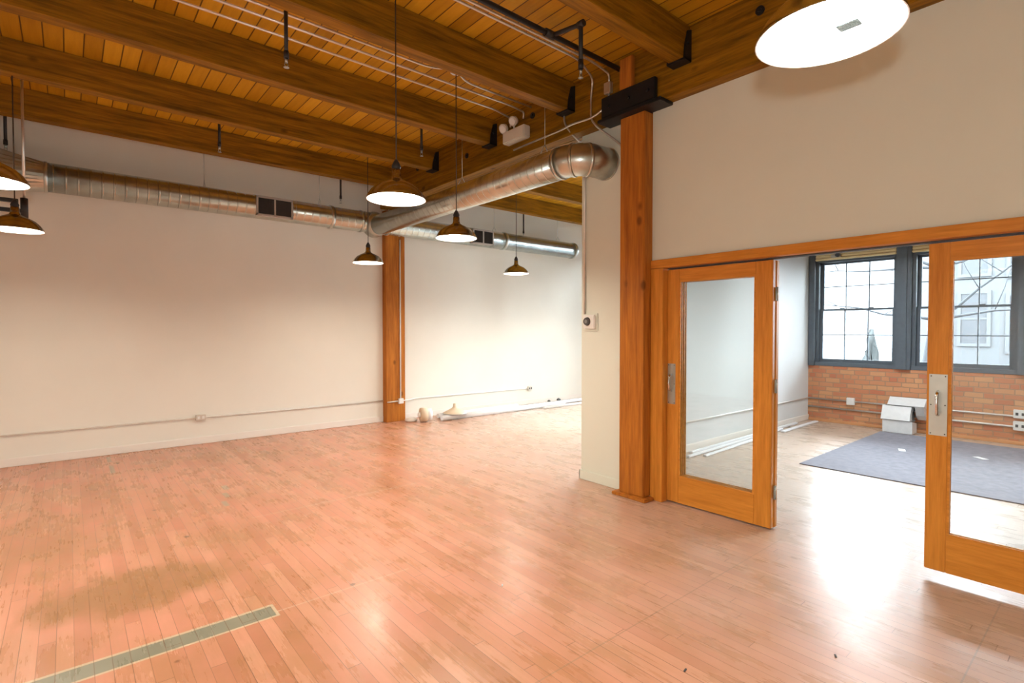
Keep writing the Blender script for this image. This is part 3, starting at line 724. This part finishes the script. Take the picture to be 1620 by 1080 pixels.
# ================================================================ GLAZED DOOR LEAVES
def leaf(i, y1, y0, x0, z0, z1, plate):
    """y1 > y0; frame of two stiles, two rails, a pane"""
    x1 = x0+0.042; sl, sr, tr, br = 0.118, 0.130, 0.10, 0.225
    if i == 3: sl, sr = 0.105, 0.118
    b = NB()
    box(b, x0, x1, y1-sl, y1, z0, z1, 0.004); box(b, x0, x1, y0, y0+sr, z0, z1, 0.004)
    root = struct('door_%d' % i, b, M['dz'])
    b = NB(); box(b, x0+0.0004, x1-0.0004, y0+sr, y1-sl, z1-tr, z1-0.001); struct('top_rail', b, M['dy'], root)
    b = NB(); box(b, x0+0.0004, x1-0.0004, y0+sr, y1-sl, z0+0.001, z0+br); struct('bottom_rail', b, M['dy'], root)
    b = NB(); a0, a1, c0, c1 = y0+sr, y1-sl, z0+br, z1-tr; g = 0.012
    for xa in (x0+0.004, x1-0.012):
        box(b, xa, xa+0.008, a0, a0+g, c0, c1); box(b, xa, xa+0.008, a1-g, a1, c0, c1)
        box(b, xa, xa+0.008, a0+g, a1-g, c0, c0+g); box(b, xa, xa+0.008, a0+g, a1-g, c1-g, c1)
    struct('glazing_bead', b, M['dy'], root)
    b = NB(); box(b, x0+0.018, x0+0.024, a0+0.002, a1-0.002, c0+0.002, c1-0.002); struct('glass_pane', b, M['glass'], root)
    if plate:
        py = y1-0.056 if i == 3 else y1-0.047
        pw = 0.088; za, zb = 0.865, 1.235
        if i == 1: pw = 0.075; za, zb = 0.86, 1.21
        b = NB(); box(b, x0-0.003, x0, py-pw/2, py+pw/2, za, zb, 0.001)
        pl = struct('push_plate', b, M['steel'], root)
        s = NB()
        for zz in (za+0.012, (za+zb)/2, zb-0.012):
            for yy in (-1, 1): tube(s, [(x0-0.003, py+yy*(pw/2-0.01), zz), (x0-0.0045, py+yy*(pw/2-0.01), zz)], 0.004, 8)
        struct('screws', s, M['dark'], pl)
        h = NB(); zc_ = (za+zb)/2+0.01
        tube(h, bend([(x0-0.002, py, zc_+0.07), (x0-0.035, py, zc_+0.062), (x0-0.045, py, zc_), (x0-0.035, py, zc_-0.062), (x0-0.002, py, zc_-0.07)], 0.02), 0.009, 12)
        struct('handle', h, M['chrome'], pl)
    return root
d1 = leaf(1, 2.645, 1.745, XD, 0.012, 2.022, True)
d2 = leaf(2, 2.640, 1.740, XD+0.052, 0.012, 2.022, False)
for z in (0.28, 1.08, 1.77):
    b = NB(); box(b, XD+0.030, XD+0.066, 1.7335, 1.7395, z-0.05, z+0.05, 0.001); tube(b, [(XD+0.047, 1.732, z-0.052), (XD+0.047, 1.732, z+0.052)], 0.006, 8)
    struct('hinge', b, M['steel'], d2)
d3 = leaf(3, 0.822, -0.078, XD, 0.045, 2.022, True)
leaf(4, -0.082, -0.92, XD, 0.045, 2.022, False)
b = NB(); box(b, XD+0.0, XD+0.06, YO0+0.06, YO1-0.06, ZH-0.001, ZH+0.010); tag(obj('door_track', b, M['dark']), 'dark sliding door track under the wooden door header', 'track')

# ================================================================ ROOM BEHIND THE DOORS
# pale valance boards over the windows
for (y0, y1, lab) in ((2.335, 3.445, 'pale wooden valance over the left window behind the doors'), (1.01, 2.14, 'pale wooden valance over the right window behind the doors')):
    t = thing('valance', lab, 'valance', (XBR-0.02, (y0+y1)/2, 2.63), 'valances over the windows')
    for k, (z0, z1, dx) in enumerate(((2.635, 2.668, 0.050), (2.674, 2.715, 0.040), (2.72, 2.80, 0.050))):
        obj('valance_board', box(NB(), XBR-dx, XBR-0.002, y0, y1, z0, z1, 0.006), M['val'], t)
t = thing('motion_sensor', 'small grey sensor with a round dark eye above the left window', 'sensor', (XBR-0.06, 3.08, 2.66))
obj('housing', box(NB(), XBR-0.10, XBR-0.052, 3.06, 3.20, 2.665, 2.715, 0.006), M['emt'], t)
b = NB(); tube(b, [(XBR-0.10, 3.10, 2.70), (XBR-0.135, 3.095, 2.695)], [0.034, 0.03], 20); obj('eye', b, M['dark'], t)

# stack of sheet metal elbow gores
def gore(name, prof, y0, y1, parent):
    o = obj(name, prism(NB(), prof, 'Y', y0, y1), M['box'], parent); return o
t = thing('duct_elbow', 'white angular sheet metal duct elbow standing by the brick wall', 'duct fitting', (9.3, 2.27, 0))
def gshell(name, prof, y0, y1, th=0.004):
    """open-ended folded sheet: outer skin with side cheeks, the lower edges left gaping"""
    gore(name, prof, y0, y1, t)
gshell('lower_section', [(9.16, 0.012), (9.40, 0.012), (9.40, 0.15), (9.16, 0.19)], 2.04, 2.40)
gshell('middle_section', [(9.145, 0.20), (9.40, 0.165), (9.43, 0.33), (9.235, 0.395)], 2.07, 2.42)
b = prism(NB(), [(9.22, 0.41), (9.42, 0.34), (9.46, 0.36), (9.46, 0.50), (9.36, 0.515)], 'Y', 1.92, 2.36)
prism(b, [(9.22, 0.412), (9.30, 0.27), (9.40, 0.20), (9.45, 0.22), (9.45, 0.40), (9.40, 0.40)], 'Y', 1.925, 2.03)
obj('upper_section', b, M['box'], t)
b = NB(); tube(b, [(9.33, 2.075, 0.26), (9.33, 2.066, 0.26)], 0.07, 24); box(b, 9.2, 9.40, 2.05, 2.39, 0.186, 0.20); box(b, 9.25, 9.41, 2.05, 2.39, 0.335, 0.40)  # dark disc and slabs painting the shade of the hollow gaps
obj('gap_shade', b, M['boxd'], t)
# paper scraps on the carpet
for (x, y, a, lab) in ((7.9, 1.86, 0.3, 'small white paper scrap on the grey carpet left of the door stile'), (8.1, 1.15, 0.9, 'tiny white paper scrap on the carpet seen through the right door glass')):
    b = NB(); box(b, -0.07, 0.07, -0.035, 0.035, 0, 0.003, 0.001); xform(b, Matrix.Translation((x, y, 0.011))@Matrix.Rotation(a, 4, 'Z'))
    tag(obj('paper_scrap', b, M['plastic']), lab, 'paper')
# white strips at the foot of the dividing wall
def strip(p0, p1, wd, h, lab, name='plastic_strip', m='plastic', cat='strip', group=None):
    p0, p1 = Vector(p0), Vector(p1); d = p1-p0; a = math.atan2(d.y, d.x); L_ = d.length
    b = NB(); box(b, 0, L_, -wd/2, wd/2, 0, h, min(wd, h)*0.25); xform(b, Matrix.Translation(p0)@Matrix.Rotation(a, 4, 'Z'))
    return tag(obj(name, b, M[m]), lab, cat, group)
strip((5.75, 3.46, 0.002), (8.9, 3.49, 0.002), 0.05, 0.03, 'long white strip lying tight against the wall behind the left door', group='white strips behind the doors')
strip((5.55, 3.38, 0.002), (8.2, 3.42, 0.002), 0.045, 0.025, 'white strip lying second from the wall behind the left door', group='white strips behind the doors')
strip((5.75, 3.28, 0.002), (7.3, 3.345, 0.002), 0.05, 0.02, 'outermost short white strip on the pale floor behind the left door', group='white strips behind the doors')
strip((8.0, 3.33, 0.002), (9.35, 3.36, 0.002), 0.06, 0.02, 'white strip lying on the floor in the corner by the brick wall', group='white strips behind the doors')

# clutter along the far wall
t = thing('flexible_hose_coil', 'cream coiled roll standing on the floor right of the reddish post', 'roll', (4.42, 7.50, 0))
b = NB(); R0 = 0.115
ax = Vector((0.93, -0.25, 0.0)).normalized(); c = Vector((4.42, 7.50, R0+0.004))
tube(b, [c-ax*0.05, c-ax*0.045, c+ax*0.06, c+ax*0.065], [0.085, R0, R0, 0.09], 36); obj('roll_body', b, M['cream'], t)
b = NB(); tube(b, [c-ax*0.085, c-ax*0.048], [0.035, 0.045], 20); obj('core', b, M['shade_in'], t)
b = NB(); tube(b, [c+ax*0.06, c+ax*0.13], [0.095, 0.10], 30); obj('wrap', b, M['plastic'], t)
def rod(p0, p1, r, lab, m='plastic', name='plastic_tube', group='white tubes on the floor by the back wall'):
    b = NB(); tube(b, [p0, p1], r, 14); return tag(obj(name, b, M[m]), lab, 'tube', group)
rod((4.70, 7.38, 0.047), (7.6, 7.40, 0.047), 0.045, 'thick white tube on the floor starting at the cream roll')
rod((4.95, 7.50, 0.037), (8.3, 7.53, 0.037), 0.035, 'thin white tube lying behind the thick one by the far wall')
rod((6.9, 7.25, 0.025), (9.2, 7.22, 0.025), 0.024, 'slim white tube nearest the pier on the far floor')
rod((4.80, 7.66, 0.042), (6.6, 7.68, 0.042), 0.04, 'short white tube closest to the back wall baseboard')
t = thing('fallen_lamp_shade', 'cream cone lamp shade lying on the white tubes by the back wall', 'lamp shade', (5.0, 7.44, 0.095))
b = NB(); lathe(b, [(0.20, 0.0), (0.195, 0.012), (0.12, 0.05), (0.055, 0.085), (0.032, 0.11), (0.028, 0.16), (0.0, 0.165)], 5.0, 7.44, 0.095, 32); obj('cone', b, M['cream'], t)
b = NB(); lathe(b, [(0.20, -0.004), (0.21, 0.0), (0.20, 0.006)], 5.0, 7.44, 0.097, 32); obj('rim', b, M['grille'], t)
for (x, y, s, lab) in ((7.25, 7.47, 0.03, 'small dark lump lying on the tubes near the pier, left one'), (7.52, 7.47, 0.04, 'small dark lump lying on the tubes near the pier, right one')):
    b = NB(); lathe(b, [(0, 0), (s, 0.0), (s*1.1, s*0.5), (s*0.5, s*1.1), (0, s*1.2)], x, y, 0.09, 10)
    tag(obj('debris', b, M['dark']), lab, 'debris')
b = NB(); lathe(b, [(0, 0), (0.09, 0.0), (0.11, 0.03), (0.06, 0.07), (0, 0.075)], 4.30, 7.68, 0.002, 9); xform(b, Matrix.Identity(4))
tag(obj('crumpled_paper', b, M['base']), 'crumpled pale paper between the reddish post and the cream roll', 'paper')
# chips on the main floor
for (x, y, a, col, lab) in ((2.68, 0.87, 0.5, 'cream', 'small brown wood chip on the floor left of the door reflection'), (2.06, 1.26, 0.2, 'cream', 'brown splinter lying on the floor below the door opening'), (1.93, 2.38, 0.8, 'plastic', 'tiny white crumb in the middle of the bare floor')):
    b = NB(); box(b, -0.012, 0.012, -0.004, 0.004, 0, 0.004, 0.001); xform(b, Matrix.Translation((x, y, 0.0005))@Matrix.Rotation(a, 4, 'Z'))
    tag(obj('wood_chip', b, M['dark'] if col == 'cream' else M[col]), lab, 'debris')

# ================================================================ OUTSIDE
GZ = -0.6
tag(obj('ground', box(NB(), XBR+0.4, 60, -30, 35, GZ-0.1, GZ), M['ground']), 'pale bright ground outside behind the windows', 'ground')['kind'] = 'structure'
def house(x, y0, y1, h, lab, wn, m='house'):
    t = thing('house', lab, 'building', (x+3, (y0+y1)/2, GZ))
    obj('facade', box(NB(), x, x+6, y0, y1, GZ, h), M[m], t)
    b = NB()
    prism(b, [(x-0.4, h), (x+6.4, h), (x+3, h+2.2)], 'Y', y0-0.3, y1+0.3); obj('roof', b, M['roof'], t)
    for (ya, yb_, za, zb) in wn:
        b = NB(); f = 0.09
        box(b, x-0.05, x, ya-f, yb_+f, zb, zb+f); box(b, x-0.06, x, ya-f, yb_+f, za-f, za)
        box(b, x-0.05, x, ya-f, ya, za, zb); box(b, x-0.05, x, yb_, yb_+f, za, zb); box(b, x-0.04, x, ya, yb_, (za+zb)/2-0.03, (za+zb)/2+0.03)
        fr = obj('window_trim', b, M['house'], t)
        obj('pane', box(NB(), x-0.02, x-0.001, ya, yb_, za, zb), M['housew'], fr)
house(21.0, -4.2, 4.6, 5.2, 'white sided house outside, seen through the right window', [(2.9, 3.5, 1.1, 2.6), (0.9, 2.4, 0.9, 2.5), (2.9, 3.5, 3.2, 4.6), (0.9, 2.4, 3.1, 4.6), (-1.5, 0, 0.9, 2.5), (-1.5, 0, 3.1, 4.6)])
house(28.5, 5.4, 11.5, 5.6, 'pale backdrop building added to dim the sky behind the left window', [], 'pale')  # added backdrop that dims the sky so the muntins stay visible
def tree(x, y, h, lab, seed, r0=0.16):
    rr = random.Random(seed); t = thing('bare_tree', lab, 'tree', (x, y, GZ))
    pts = []; p = Vector((x, y, GZ))
    for k in range(7): pts.append(p.copy()); p += Vector((rr.uniform(-.15, .15), rr.uniform(-.2, .2), h/6))
    b = NB(); tube(b, pts, [r0*(1-k*0.11) for k in range(7)], 12); obj('trunk', b, M['bark'], t)
    b = NB()
    for k in range(14):
        s = pts[rr.randint(2, 6)].copy(); d = Vector((rr.uniform(-.6, .6), rr.choice((-1, 1))*rr.uniform(.6, 1), rr.uniform(0.0, .6))).normalized()
        q = [s]; rad = [0.035]
        for j in range(6):
            d = (d+Vector((rr.uniform(-.3, .3), rr.uniform(-.3, .3), rr.uniform(-.25, .3)))).normalized(); s = s+d*0.5; q.append(s.copy()); rad.append(0.035*(1-(j+1)/6.5))
        tube(b, q, rad, 6)
        for j in (2, 3, 4):
            e = q[j]; dd = Vector((rr.uniform(-1, 1), rr.uniform(-1, 1), rr.uniform(-.3, .8))).normalized()
            tube(b, [e, e+dd*0.5, e+dd*0.9+Vector((0, 0, .15))], [0.012, 0.008, 0.003], 5)
    obj('branches', b, M['bark'], t)
tree(15.2, 3.25, 7, 'bare tree trunk outside beside the middle window post', 4)
tree(17.0, 0.6, 7, 'bare tree outside crossing the white house with thin branches', 9, 0.10)
def shrub(x, y, r, h, lab, seed, cone=True):
    rr = random.Random(seed); b = NB()
    prof = [(0.0, 0.0)]; n = 9
    for k in range(n):
        f = k/(n-1); rad = r*(1-f)**0.8 if cone else r*math.sqrt(max(0, 1-(2*f-1)**2*0.95))
        prof.append((max(rad, 0.001)*rr.uniform(.9, 1.1), h*f))
    prof.append((0.0, h)); lathe(b, prof, x, y, GZ, 22)
    for v in b.verts: v.co += Vector((rr.uniform(-.06, .06), rr.uniform(-.06, .06), rr.uniform(-.04, .04)))
    tag(obj('shrub', b, M['leaf']), lab, 'shrub')
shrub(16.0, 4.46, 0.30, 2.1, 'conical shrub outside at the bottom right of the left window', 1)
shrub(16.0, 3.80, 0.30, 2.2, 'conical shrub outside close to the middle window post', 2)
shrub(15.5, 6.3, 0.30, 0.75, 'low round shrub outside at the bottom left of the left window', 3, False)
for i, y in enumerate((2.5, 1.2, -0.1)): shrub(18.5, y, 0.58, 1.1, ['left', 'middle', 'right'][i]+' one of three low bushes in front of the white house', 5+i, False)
